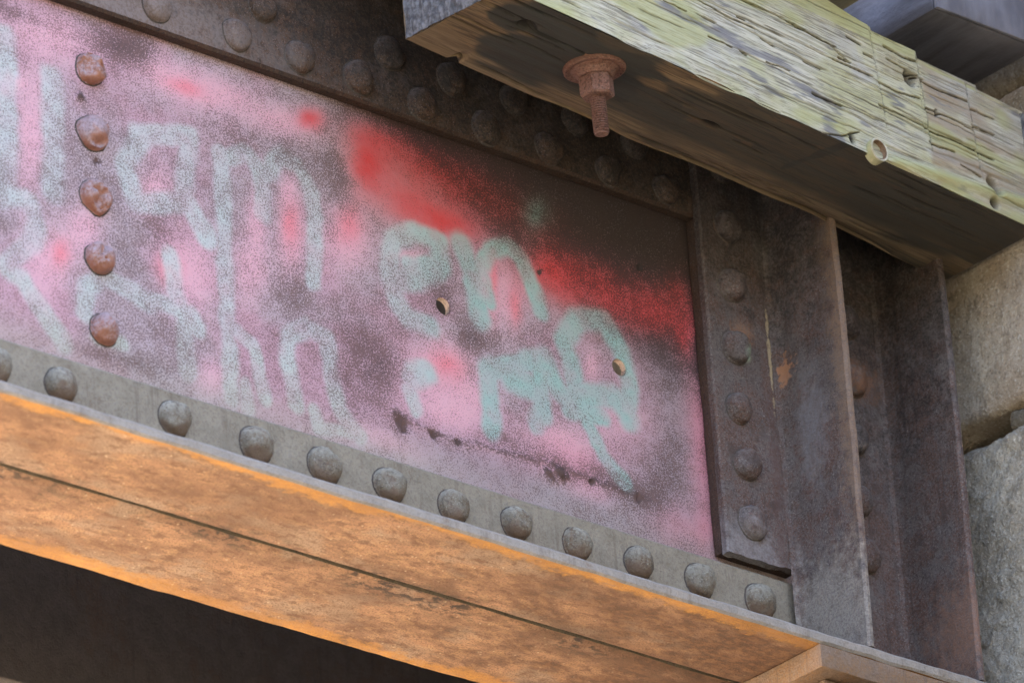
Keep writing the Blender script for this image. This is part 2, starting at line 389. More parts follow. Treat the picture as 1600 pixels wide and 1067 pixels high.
# ------------------------------------------------------------------ ground
def ground():
    n = 60; g = np.linspace(-1, 1, n+1); g = np.sign(g)*np.abs(g)**3*900
    X, Y = np.meshgrid(g, g, indexing='ij'); P = np.stack([X.ravel(), Y.ravel(), np.zeros(X.size)], 1)
    P[:, 2] = -4.3+.08*fbm(P, .4, 3, 5)+3.1*sstep(-5.0, -1.0, P[:, 0])*sstep(-3.4, -1.0, P[:, 1])*sstep(9, 5, P[:, 1])+7.5*sstep(-9, -24, P[:, 1])  # unseen berm and rear hillside, added to steer bounce and block low sky
    idx = np.arange((n+1)**2).reshape(n+1, n+1)
    q = np.stack([idx[:-1, :-1], idx[1:, :-1], idx[1:, 1:], idx[:-1, 1:]], -1).reshape(-1, 4)
    tag(mesh_obj('ground', P, q, M_GROUND), kind='structure')
ground()

# ------------------------------------------------------------------ plate girder
TH = .0125
X_END = .70
def xs_fine(lo=-6.0, a=-.50, b=X_END, step=.004):
    return np.concatenate([np.linspace(lo, a, 80)[:-1], np.linspace(a, b, int((b-a)/step)+1)])

def extrude_profile(name, prof, xs, mat, parent, seed=0, amp=.0004, edge=None, matsel=None, close=True, angle=35):
    prof = np.array(prof); m = len(prof); n = len(xs)
    P = np.zeros((n, m, 3)); P[:, :, 0] = xs[:, None]; P[:, :, 1] = prof[None, :, 0]; P[:, :, 2] = prof[None, :, 1]
    Q = P.reshape(-1, 3)
    nz = np.stack([fbm(Q, (30, 60, 60), 3, seed), fbm(Q, (30, 60, 60), 3, seed+9)], 1)
    Q[:, 1:] += nz*amp
    if edge is not None:
        e = np.tile(np.array(edge), n); Q[:, 1:] += nz*(e*.0010)[:, None]
        big = fbm(Q*[1, 0, 0], (7, 1, 1), 3, seed+4); Q[:, 2] += big*e*.0009
    idx = np.arange(n*m).reshape(n, m); nx = np.roll(idx, -1, axis=1)
    q = np.stack([idx[:-1], idx[1:], nx[1:], nx[:-1]], -1)
    mi = None
    if matsel is not None: mi = np.tile(np.array(matsel), n-1)
    F = q.reshape(-1, 4)
    if close:
        Fl = F.tolist()+[list(range(m)), list(range((n-1)*m, n*m))[::-1]]
        if mi is not None: mi = list(mi)+[0, 0]
        return mesh_obj(name, Q, Fl, mat, parent, True, matidx=mi, angle=angle)
    return mesh_obj(name, Q, F, mat, parent, True, matidx=mi, angle=angle)

def subdiv(pts, seg):
    out = []
    for i, (a, b) in enumerate(zip(pts, pts[1:]+pts[:1])):
        a, b = np.array(a), np.array(b); k = max(1, int(round(np.linalg.norm(b-a)/seg)))
        out += [tuple(a+(b-a)*j/k) for j in range(k)]
    return out

girder = empty('plate_girder', (0, 0, 0), 'riveted steel plate girder with rusty flanges and pink and teal spray paint on its web', 'girder')

# -- web with paint
HOLES = [xz(692, 478), xz(967, 573)]
HR = .0088
def build_web():
    step = .00115
    fx0, fx1, z0, z1 = -.52, .47, .10, .50
    xs = np.concatenate([np.linspace(-6, fx0, 120)[:-1], np.arange(fx0, fx1, step), np.linspace(fx1, X_END, 60)])
    zs = np.concatenate([np.linspace(.03, z0, 12)[:-1], np.arange(z0, z1, step), np.linspace(z1, .60, 12)])
    X, Z = np.meshgrid(xs, zs, indexing='ij'); nx, nz = X.shape
    A = np.stack([X.ravel(), np.zeros(X.size), Z.ravel()], 1)
    idx = np.arange(nx*nz).reshape(nx, nz)
    keepq = np.ones((nx-1, nz-1), bool); loops = []
    for hx, hz in HOLES:
        i0 = int(np.argmin(abs(xs-hx))); j0 = int(np.argmin(abs(zs-hz))); h = 6
        keepq[i0-h:i0+h, j0-h:j0+h] = False
        cx, cz = xs[i0], zs[j0]; H = h*step
        sub = idx[i0-3*h:i0+3*h+1, j0-3*h:j0+3*h+1].ravel()
        d = A[sub][:, [0, 2]]-[cx, cz]; ch = np.abs(d).max(1); rr = np.linalg.norm(d, axis=1)+1e-12
        t = np.clip((ch-H)/(2*H), 0, 1)
        target = d/rr[:, None]*(HR*(ch/H))[:, None]
        nd = d*(t)[:, None]+target*(1-t)[:, None]
        A[sub, 0] = cx+nd[:, 0]; A[sub, 2] = cz+nd[:, 1]
        ring = [idx[i0-h+k, j0-h] for k in range(2*h)]+[idx[i0+h, j0-h+k] for k in range(2*h)]+[idx[i0+h-k, j0+h] for k in range(2*h)]+[idx[i0-h, j0+h-k] for k in range(2*h)]
        loops.append(ring)
    q = np.stack([idx[:-1, :-1], idx[1:, :-1], idx[1:, 1:], idx[:-1, 1:]], -1)[keepq]
    x, z = A[:, 0], A[:, 2]; S = A.copy()
    D2 = np.stack([x, z], 1)
    wob = np.stack([fbm(S, 60, 3, 21), fbm(S, 60, 3, 33)], 1)*.0035
    W = D2+wob
    def seg(pts):
        d = np.full(len(W), 9.)
        for a, b in zip(pts[:-1], pts[1:]):
            a, b = np.array(xz(*a)), np.array(xz(*b)); ab = b-a
            t = np.clip(((W-a)@ab)/(ab@ab+1e-12), 0, 1); d = np.minimum(d, np.linalg.norm(W-a-t[:, None]*ab, axis=1))
        return d
    def stroke(pts, wpx, soft=.42):
        w = wpx/1500*.55; d = seg(pts); return sstep(w*(1+soft), w*(1-soft), d)
    def blob(px, py, rx, ry=None, ang=0, pw=1.0):
        c = np.array(xz(px, py)); ry = ry or rx
        e1 = np.array(xz(px+math.cos(ang)*rx, py+math.sin(ang)*rx))-c; e2 = np.array(xz(px-math.sin(ang)*ry, py+math.cos(ang)*ry))-c
        Mx = np.linalg.inv(np.stack([e1, e2], 1)); k = (W-c)@Mx.T
        return np.exp(-(k**2).sum(1)*pw)
    # --- colours of the paint coats
    def blend(c, m, col): return c*(1-m)[:, None]+np.array(col)[None, :]*m[:, None]
    big = fbm(S, 11, 4, 41)*.5+.5; med = fbm(S, 38, 4, 47)*.5+.5
    paint = np.tile(np.array([[.50, .375, .39]]), (len(A), 1))
    paint = blend(paint, sstep(.42, .66, big), (.54, .31, .35))
    cover = .62+.34*(med-.5)+.28*(big-.5)
    PINK, HOT, RED = (.76, .40, .45), (.82, .22, .25), (.70, .050, .045)
    for b in [(80, 60, 70, 35, .3), (48, 215, 22, 110, .05), (75, 410, 40, 60), (260, 120, 75, 26, .33), (330, 145, 80, 30, .33), (440, 190, 60, 26, .33), (400, 350, 16, 55), (455, 380, 26, 60), (450, 300, 14, 30),
              (390, 420, 30, 60), (300, 430, 40, 70), (690, 570, 55, 45, .5), (720, 620, 50, 30), (790, 460, 26, 60), (760, 440, 12, 60), (540, 380, 40, 50), (330, 590, 28, 30), (130, 360, 30, 40), (1080, 640, 22, 60), (1060, 800, 22, 30),
              (700, 640, 60, 30, .3), (880, 690, 55, 28, .4), (920, 770, 40, 18, .3), (1030, 560, 50, 40), (990, 660, 60, 40), (640, 400, 24, 8), (925, 568, 14, 26), (240, 300, 26, 40), (20, 130, 30, 20), (600, 690, 60, 18, .35)]:
        m = np.clip(blob(*b)*1.1, 0, 1); paint = blend(paint, m*.9, PINK); cover = cover+.16*m
    for b in [(290, 135, 30, 12, .3), (455, 350, 16, 34), (485, 190, 18, 15), (265, 420, 20, 26), (770, 440, 8, 50), (805, 480, 10, 30), (1105, 640, 9, 60), (1100, 830, 14, 22), (95, 395, 16, 24), (700, 570, 30, 24, .4), (545, 350, 22, 30)]:
        m = np.clip(blob(*b)*1.0, 0, 1); paint = blend(paint, m*.85, HOT); cover = cover+.10*m
    # upper right: bare steel above the red overspray, darkened with painted timber shade
    up = sstep(-.02, .06, z-(.445-.30*(x-.02)-.05*sstep(.0, .5, x))+.02*(big-.5))*sstep(-.05, .12, x)
    cover = cover*(1-.75*up)
    paint = blend(paint, up*.9, (.06, .043, .039))
    rd = np.zeros(len(A))
    for b in [(485, 186, 20, 14, .4, 1.), (575, 262, 26, 48, -.25, 1.3), (600, 225, 60, 26, .4, .9), (640, 320, 40, 20, .5, 1.), (690, 345, 50, 20, .35, 1.2), (740, 300, 90, 40, .4, .55), (650, 300, 70, 50, .4, .75), (870, 425, 50, 34, .5, 1.3), (940, 455, 90, 40, .35, 1.1), (1020, 490, 70, 34, .3, 1.1), (1072, 520, 18, 36, 0, 1.5), (1060, 460, 26, 30, 0, .8), (690, 270, 80, 30, .4, .5), (820, 350, 90, 30, .4, .35)]:
        rd = rd+(1-rd)*np.clip(blob(b[0], b[1], b[2]*1.12, b[3]*1.12, b[4])*b[5]*.78*(.75+.5*med), 0, 1)
    paint = blend(paint, rd*.95, RED); cover = cover+.55*rd*(1-.35*up)
    # teal letters, in the order they were sprayed
    teal = np.zeros(len(A)); pale = np.zeros(len(A))
    L = [([(8, 60), (10, 300)], 34), ([(80, 120), (84, 180), (82, 300)], 34), ([(216, 210), (298, 214), (290, 260), (288, 305), (325, 372)], 30), ([(222, 216), (194, 256), (212, 315), (285, 318)], 30),
         ([(346, 240), (350, 340), (352, 440), (358, 545), (362, 622)], 26), ([(350, 245), (385, 240), (402, 262), (412, 304), (409, 336)], 26), ([(412, 275), (438, 243), (466, 260), (486, 304), (494, 358), (488, 440)], 26),
         ([(-5, 304), (44, 312), (58, 350), (46, 385), (10, 412)], 30), ([(10, 415), (34, 436), (62, 480), (97, 535)], 30),
         ([(132, 490), (136, 450), (165, 434), (205, 456), (235, 475)], 26), ([(268, 400), (272, 455), (288, 495), (292, 580)], 28), ([(240, 470), (300, 490), (310, 515)], 22), ([(150, 530), (190, 535)], 20),
         ([(366, 515), (396, 540), (404, 580), (414, 625)], 22), ([(384, 600), (388, 640)], 20), ([(462, 630), (449, 560), (450, 525), (480, 510), (510, 528), (518, 585), (530, 640), (562, 682)], 26), ([(490, 640), (500, 670), (545, 675)], 20),
         ([(612, 440), (660, 437), (688, 415), (686, 378), (645, 361), (614, 376), (606, 420), (618, 470), (640, 498), (672, 512)], 32),
         ([(640, 415), (670, 415)], 26), ([(720, 378), (738, 432), (750, 498)], 34), ([(745, 430), (765, 392), (793, 383), (815, 405), (832, 448), (846, 486)], 27), ([(752, 430), (764, 470)], 26),
         ([(898, 590), (880, 535), (902, 498), (945, 502), (970, 545), (984, 600), (980, 650)], 34), ([(888, 560), (896, 615), (920, 665), (942, 710), (978, 757)], 24), ([(905, 620), (960, 618), (985, 655)], 36), ([(890, 640), (940, 650)], 30),
         ([(763, 580), (768, 670)], 32), ([(770, 578), (845, 560), (848, 650)], 30), ([(800, 590), (835, 610)], 40), ([(850, 560), (872, 610), (905, 640)], 34), ([(846, 640), (838, 662)], 30), ([(645, 588), (668, 582)], 34), ([(640, 610), (650, 640)], 24)]
    for pts, w in L: teal = np.maximum(teal, stroke(pts, w))
    teal = teal*np.clip(.55+.75*med+.25*(big-.5), 0, 1)
    right = sstep(.05, .16, x)
    tc = np.array([.56, .61, .57])[None, :]*(1-right)[:, None]+np.array([.33, .51, .44])[None, :]*right[:, None]
    low = sstep(.23, .14, z)*(1-right)
    tc = tc*(1-low*.5)[:, None]+np.array([.50, .56, .42])[None, :]*(low*.5)[:, None]
    tm = teal*np.clip(.68+.10*right+.38*(fbm(S, 70, 3, 97)), 0, .95); paint = paint*(1-tm)[:, None]+tc*tm[:, None]
    cover = cover*(1-teal*.2)+teal*(.17+.10*right)
    smudge = blob(838, 335, 22, 30)*.8; paint = blend(paint, smudge, (.16, .30, .27)); cover = cover+.35*smudge
    # worn, grimy areas
    for b in [(190, 75, 60, 34, .3, .5), (250, 350, 24, 50, 0, .25), (560, 560, 50, 70, .3, .32), (600, 600, 30, 50, 0, .2), (740, 530, 34, 22, 0, .35), (690, 460, 26, 34, 0, .3), (530, 270, 30, 60, 0, .3), (960, 760, 110, 26, .3, .3), (1040, 720, 40, 80, 0, .3), (460, 450, 26, 44, 0, .28),
              (1095, 470, 14, 300, -.06, .4), (1050, 840, 120, 20, .3, .22), (820, 700, 80, 18, .35, .25), (420, 230, 80, 24, .36, .15), (180, 560, 80, 18, .3, .25), (20, 20, 60, 12, .36, .3)]:
        cover = cover-np.clip(blob(*b[:5]), 0, 1)*b[5]
    gr = sstep(.30, .44, x)*sstep(.40, .30, z)*(1-teal)*.75*(1-rd); paint = blend(paint, gr, (.29, .225, .235)); cover = cover+.12*gr
    lowb = sstep(.19, .15, z+.06*x)*sstep(.0, .2, x)*(1-teal)*.7; paint = blend(paint, lowb, (.30, .24, .255)); cover = cover+.12*lowb
    pk = np.clip(blob(1098, 690, 22, 190, -.06)*.75+blob(1060, 830, 50, 30, .3)*.5+blob(900, 720, 60, 30, .3)*.4, 0, .85)*(1-teal); paint = blend(paint, pk, (.66, .22, .27)); cover = cover+.22*pk
    # dust film above the bottom angle
    film = sstep(.17, .12, z)*.55*(1-.5*right); paint = blend(paint, film, (.40, .35, .28)); cover = np.clip(cover+.15*film, 0, 1.15)
    # weld scar and pits: real relief
    dy = fbm(S, 14, 3, 61)*.0004
    sc = seg([(618, 645), (660, 668), (720, 690), (800, 708), (900, 740), (1005, 778)])
    ridge = np.exp(-(sc/.0035)**2)*np.clip(.3+1.2*med, 0, 1); dy = dy-ridge*.0012; cover = cover-ridge*.25
    for px, py, r, dep in [(625, 658, 10, .002), (632, 668, 5, .003), (680, 680, 7, .003), (714, 688, 5, .002), (873, 741, 11, -.006), (857, 742, 6, -.003), (925, 753, 5, .003), (998, 778, 5, .003), (125, 152, 6, -.003), (1000, 418, 4, .002), (845, 425, 5, .002), (150, 250, 5, .002)]:
        c = np.array(xz(px, py)); d = np.linalg.norm(W-c, axis=1); m = np.exp(-(d/(r/1500)*(1+.5*fbm(S, 220, 2, 91)))**2); dy = dy+m*dep; cover = cover-m*.95
    A[:, 1] += dy
    cover = np.clip(cover, -.25, .88+.3*right*teal+.2*rd)
    V = A; Fq = q; nb = len(V); att_c = cover; att_p = paint
    # rims of the drilled holes go through the plate; plate back and edges
    for ring in loops:
        ring = np.array(ring); b0 = len(V); back = V[ring].copy(); mid = V[ring].copy()
        ctr = back.mean(0); mid[:, 1] += .0012; mid = ctr+(mid-ctr)*[.94, 1, .94]; mid[:, 1] = V[ring][:, 1]+.0012
        back[:, 1] += .0062; back[:, [0, 2]] = mid[:, [0, 2]]
        V = np.concatenate([V, mid, back]); n = len(ring)
        a = ring; b = np.arange(b0, b0+n); c = np.arange(b0+n, b0+2*n)
        for p, qn in ((a, b), (b, c)):
            Fq = np.concatenate([Fq, np.stack([p, qn, np.roll(qn, -1), np.roll(p, -1)], 1)])
        att_c = np.concatenate([att_c, np.full(n, .8), np.full(n, .8)]); att_p = np.concatenate([att_p, np.tile([[.40, .29, .23]], (2*n, 1))])
    o = mesh_obj('web', V, Fq, [M_WEB], girder, True, colattr={'paint': att_p}, fattr={'cover': att_c, 'painted_shade': np.concatenate([up*.85, np.zeros(len(V)-nb)])})
    return o
web = build_web()

# back face of the web plate, with the two bolt holes left open
def web_back():
    (x1, z1), (x2, z2) = HOLES; h = .012
    xs_ = [-6, x1-h, x1+h, x2-h, x2+h, X_END]; zs_ = [.03, min(z1, z2)-h, max(z1, z2)+h, .60]
    V, F = [], []
    for i in range(5):
        for j in range(3):
            if i in (1, 3) and j == 1: continue
            b = len(V); V += [(xs_[i], .0064, zs_[j]), (xs_[i], .0064, zs_[j+1]), (xs_[i+1], .0064, zs_[j+1]), (xs_[i+1], .0064, zs_[j])]; F.append((b, b+1, b+2, b+3))
    mesh_obj('web_rear_face', V, F, M_DARK, girder, False)
web_back()

# -- flange angles (L sections)
def angle_profile(heel_y, tip_y, heel_z, tip_z, t=TH, fil=.008, seg=.012):
    """outer heel at (heel_y,heel_z); one leg runs to tip_y, the other to tip_z"""
    sy = 1 if tip_y > heel_y else -1; sz = 1 if tip_z > heel_z else -1
    r = .0022
    P = [(heel_y+sy*r*.0, heel_z+sz*r), (heel_y+sy*r, heel_z), (tip_y-sy*r, heel_z), (tip_y, heel_z+sz*r), (tip_y, heel_z+sz*(t-r*1.6)), (tip_y-sy*r*1.6, heel_z+sz*t)]
    cy, cz = heel_y+sy*(t+fil), heel_z+sz*(t+fil)
    P += [(cy, heel_z+sz*t), (cy-sy*fil*.7, cz-sz*fil*.7), (heel_y+sy*t, cz)]
    P += [(heel_y+sy*t, tip_z-sz*r*1.2), (heel_y+sy*(t-r*1.2), tip_z), (heel_y+sy*r*.5, tip_z), (heel_y, tip_z-sz*r)]
    return subdiv(P, seg)
XS = xs_fine()
def flange(name, prof, seed, under, lipy):
    prof = [tuple(p) for p in prof]; m = len(prof); sel = []; edge = []
    for i in range(m):
        a, b = prof[i], prof[(i+1) % m]
        sel.append(1 if (under and abs(a[1]) < .0023 and abs(b[1]) < .0023) else 0)
    for i in range(m):
        a, b = prof[i], prof[(i+1) % m]
        if under and lipy < 0 and abs(a[0]-lipy) < .005 and abs(b[0]-lipy) < .005 and max(a[1], b[1]) > .002: sel[i] = 2
    for p in prof: edge.append(1.0 if lipy is not None and abs(p[0]-lipy) < .006 else (.8 if under and abs(p[0]-.006) < .0025 else 0.))
    return extrude_profile(name, prof, XS, [M_BOT, M_UNDER, M_LIP] if under else [M_TOP, M_EDGE], girder, seed, .0003, edge, sel)
bot_front = flange('bottom_flange_angle', [((y if y < -.0001 or z > .02 else (.0050 if z < .0001 else .0056)), z) for y, z in angle_profile(-.0002, -.112, 0, .116)], 3, True, -.112)
bot_rear = flange('bottom_flange_angle', [((y if y > .0104 or z > .02 else (.0072 if z < .0001 else .0066)), z) for y, z in angle_profile(.0103, .133, 0, .116)], 5, True, .133)
tag(bot_front, 'dusty grey-brown bottom flange angle with orange rust underneath')
tp = angle_profile(-.0002, -.100, .632, .4805)
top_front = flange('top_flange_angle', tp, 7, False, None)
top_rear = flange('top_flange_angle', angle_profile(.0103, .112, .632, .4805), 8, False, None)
# the cut lower edge of the top angle is a darker brown
def edge_mat(o):
    me = o.data
    for p in me.polygons:
        if p.center.z < .4820: p.material_index = 1
edge_mat(top_front); edge_mat(top_rear)

# -- rivets
def rivet_mesh(name, mat, seed, r=.0185, h=.0150, wear=.0):
    prof = [(r*1.09, -.001), (r*1.06, .0005), (r*1.0, .0008), (r*.97, .0032)]
    for k in range(1, 7):
        a = k/7*math.pi/2; prof.append((r*.97*math.cos(a), .0032+(h-.0032)*math.sin(a)))
    prof.append((0, h)); V, F = lathe(prof, 20)
    n = fbm(V+seed*3.7, 90, 3, seed); V[:, :2] *= (1+.09*n)[:, None]; V[:, 2] += n*h*.22*(V[:, 2] > .001)
    if wear:
        m = fbm(V+seed*5.1, 70, 3, seed+50); V[:, 2] -= np.clip(m-.05, 0, 1)*h*wear*(V[:, 2] > .003); V[:, :2] *= (1-.18*np.clip(m, 0, 1))[:, None]
    V = np.stack([V[:, 0], -V[:, 2], V[:, 1]], 1)       # axis towards -Y
    mi = [1]*40+[0]*(len(F)-40)
    o = mesh_obj(name, V, F, [mat, M_RING], None, True, matidx=mi, angle=60); me = o.data
    bpy.data.objects.remove(o); return me
RB = [rivet_mesh('rivet', M_RIVB, s, .0172, .0140) for s in range(8)]
RT = [rivet_mesh('rivet', M_TOP, s+10, .0168, .0095, .6) for s in range(3)]
RS = [rivet_mesh('rivet', M_STF, s+20, .0165, .0135) for s in range(7)]
RW = [rivet_mesh('rivet', M_RIVW, s+30, .0165, .0150, 1.5) for s in range(5)]
def rivets(parent, pts, meshes, y):
    for i, (x, z) in enumerate(pts):
        o = bpy.data.objects.new('rivet', meshes[i % len(meshes)]); COL.objects.link(o); o.parent = parent
        sc_ = 1+.06*math.sin(i*4.7+x*31); o.scale = (sc_, 1+.12*math.sin(i*3.1), sc_)
        o.location = (x+.0012*math.sin(i*5.3), y, z+.0012*math.cos(i*3.9)); o.rotation_euler = (0, (i*1.7) % 6.28 if meshes is RT else .25*math.sin(i*2.3), 0)
YF = -.0002-TH
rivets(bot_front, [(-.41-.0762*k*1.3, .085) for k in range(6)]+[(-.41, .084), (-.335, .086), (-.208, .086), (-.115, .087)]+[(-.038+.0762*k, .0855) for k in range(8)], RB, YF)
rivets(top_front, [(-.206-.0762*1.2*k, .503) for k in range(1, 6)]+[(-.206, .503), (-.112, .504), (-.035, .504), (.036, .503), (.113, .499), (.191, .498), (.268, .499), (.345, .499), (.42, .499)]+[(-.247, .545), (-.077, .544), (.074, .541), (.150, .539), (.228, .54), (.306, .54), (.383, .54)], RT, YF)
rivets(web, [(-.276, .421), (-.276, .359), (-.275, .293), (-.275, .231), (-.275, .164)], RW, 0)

# -- stiffeners: filler plate and angle, leg on the web and leg standing out
def stiffener(x_left, x_heel, tip_y, zt, rz, lab, seed, z0=.1235):
    t = .0082; yb = YF-.0006             # back of the web leg lies on filler plates flush with the flange angles
    e = bpy.data.objects.new('stiffener_angle', None); COL.objects.link(e); e.parent = girder
    e['label'] = lab
    f = box_mesh('filler_plate', (x_left+.0015, YF+.0004, .1255), (x_heel-.002, -.0006, .4795), M_EDGE, girder, .0008, .0006, seed, .012)
    r = .002; y1 = yb-t; xi = x_heel-t
    def leg(nm, pts, z0, n, sd):
        zs_ = np.linspace(z0, zt, n); pr = np.array(subdiv(pts, .007)); m = len(pr)
        P = np.zeros((n, m, 3)); P[:, :, 2] = zs_[:, None]; P[:, :, 0] = pr[None, :, 0]; P[:, :, 1] = pr[None, :, 1]
        Q = P.reshape(-1, 3).copy(); nn = np.stack([fbm(Q, 35, 3, sd), fbm(Q, 35, 3, sd+3)], 1)
        Q[:, :2] += nn*.0008
        Q[:, 2] += sstep(z0+.012, z0, Q[:, 2])*.0035*fbm(Q, 70, 3, sd+6)*(1 if z0 > .1 else 0)
        # the standing leg leans a little, as hammered steel does
        Q[:, 0] += np.clip(y1-Q[:, 1], 0, 1)*.03*np.sin((Q[:, 2]-.1)*7)
        idx = np.arange(n*m).reshape(n, m); nx = np.roll(idx, -1, 1)
        q = np.stack([idx[:-1], nx[:-1], nx[1:], idx[1:]], -1).reshape(-1, 4)
        mesh_obj(nm, Q, q.tolist()+[list(range(m))[::-1], list(range((n-1)*m, n*m))], M_STF, e, True, angle=38)
    leg('web_leg', [(x_left, yb), (x_left, y1+r), (x_left+r, y1), (xi+.001, y1), (xi+.001, yb)], z0, 130, seed)
    leg('outstanding_leg', [(xi+.0015, yb-.0003), (xi-.007, y1-.0004), (xi-.0022, y1-.0024), (xi, y1-.008), (xi, tip_y+r*1.2), (xi+r*1.2, tip_y), (x_heel-r*1.2, tip_y), (x_heel, tip_y+r*1.2), (x_heel, yb-.0003)], TH+.0008, 160, seed+1)
    rivets(e, rz, RS, y1)
    return e
st1 = stiffener(.4535, .5490, -.1105, .60, [(.488, .411), (.486, .345), (.483, .279), (.486, .220), (.486, .161), (.488, .475), (.488, .54)], 'stiffener angle with cracked paint and orange scab near the bolt-holed panel', 71)
st2 = stiffener(.595, .6925, -.1105, .60, [(.640, .35), (.636, .287), (.635, .221), (.634, .162), (.638, .415), (.638, .48)], 'shadowed stiffener angle at the girder end beside the stones', 83, .016)

# ------------------------------------------------------------------ bearing under the girder end
bear = empty('bearing_plate', (.57, 0, -.06), 'rusty bearing plates under the right end of the girder', 'bearing')
for nm, lo, hi, s in (('sole_plate', (.472, -.112, -.0245), (.74, .133, -.0015), 1), ('bearing_block', (.492, -.094, -.058), (.72, .115, -.0255), 2), ('masonry_plate', (.46, -.13, -.082), (.76, .15, -.059), 3)):
    o = box_mesh(nm, lo, hi, [M_SOLE], None, .0015, .0008, s, .02)
    o.parent = bear; o.matrix_parent_inverse = Matrix.Translation(-Vector(bear.location))

# ------------------------------------------------------------------ stone abutment
abut = empty('abutment_wall', (.9, 0, -4.3), 'stone abutment wall of rough grey and tan blocks behind the girder end', 'abutment')
abut['kind'] = 'thing'
def keep(o, e): o.parent = e; o.matrix_parent_inverse = Matrix.Translation(-Vector(e.location)); return o
def stone(lo, hi, mat, seed, cell=.006, rough=.006, big=.012, rnd=.02):
    lo, hi = np.array(lo, float), np.array(hi, float); s = hi-lo; n = np.clip(np.round(s/cell), 4, 120).astype(int)
    V, F, I = lattice_box(*n); t = V/n*2-1
    c = (lo+hi)/2; h = s/2
    P = t*h
    # rounded arrises
    core = np.maximum(h-rnd, 0); cl = np.clip(P, -core, core); d = P-cl; ln = np.linalg.norm(d, axis=1)
    P = np.where((ln > 1e-9)[:, None], cl+d/np.maximum(ln, 1e-9)[:, None]*rnd, P)
    N = d/np.maximum(ln, 1e-9)[:, None]
    Wp = P+c
    P = P+N*(fbm(Wp, 9, 3, seed)*big+fbm(Wp, 55, 3, seed+5, .5)*rough*.45+fbm(Wp, 150, 3, seed+8, .6)*rough*.55)[:, None]
    return keep(mesh_obj('stone', P+c, F, mat, None, True), abut)
keep(box_mesh('wall_core', (.785, -1.4, -4.4), (2.6, 2.6, .95), M_MORT, None, .01, .006, 4, .06), abut)
keep(box_mesh('wall_seat', (.44, -.15, -4.4), (2.6, 2.6, -.0825), M_ST1, None, .02, .01, 5, .12), abut)
XW = .735
stone((XW, -.62, .303), (XW+.25, .22, .628), M_ST1, 101, .005, .003, .004, .010)
stone((XW+.004, -.33, -.010), (XW+.20, .12, .283), M_ST2, 111, .0037, .0055, .008, .014)
stone((XW+.006, -.62, -.010), (XW+.20, -.335, .283), M_ST2, 171, .01, .006, .008, .016)
stone((XW+.010, -.30, .286), (XW+.10, -.125, .300), M_MORT, 121, .003, .005, .008, .008)
stone((XW+.012, -.175, -.085), (XW+.2, .2, -.014), M_ST2, 131, .004, .010, .014, .025)
stone((XW-.004, -.46, -.085), (XW+.2, -.178, -.014), M_ST2, 141, .004, .010, .014, .022)
stone((XW+.005, -.60, .63), (XW+.25, .3, .90), M_ST1, 151, .010, .004, .012, .02)
stone((XW, -1.1, .10), (XW+.25, -.52, .60), M_ST2, 161, .012, .006, .014, .03)

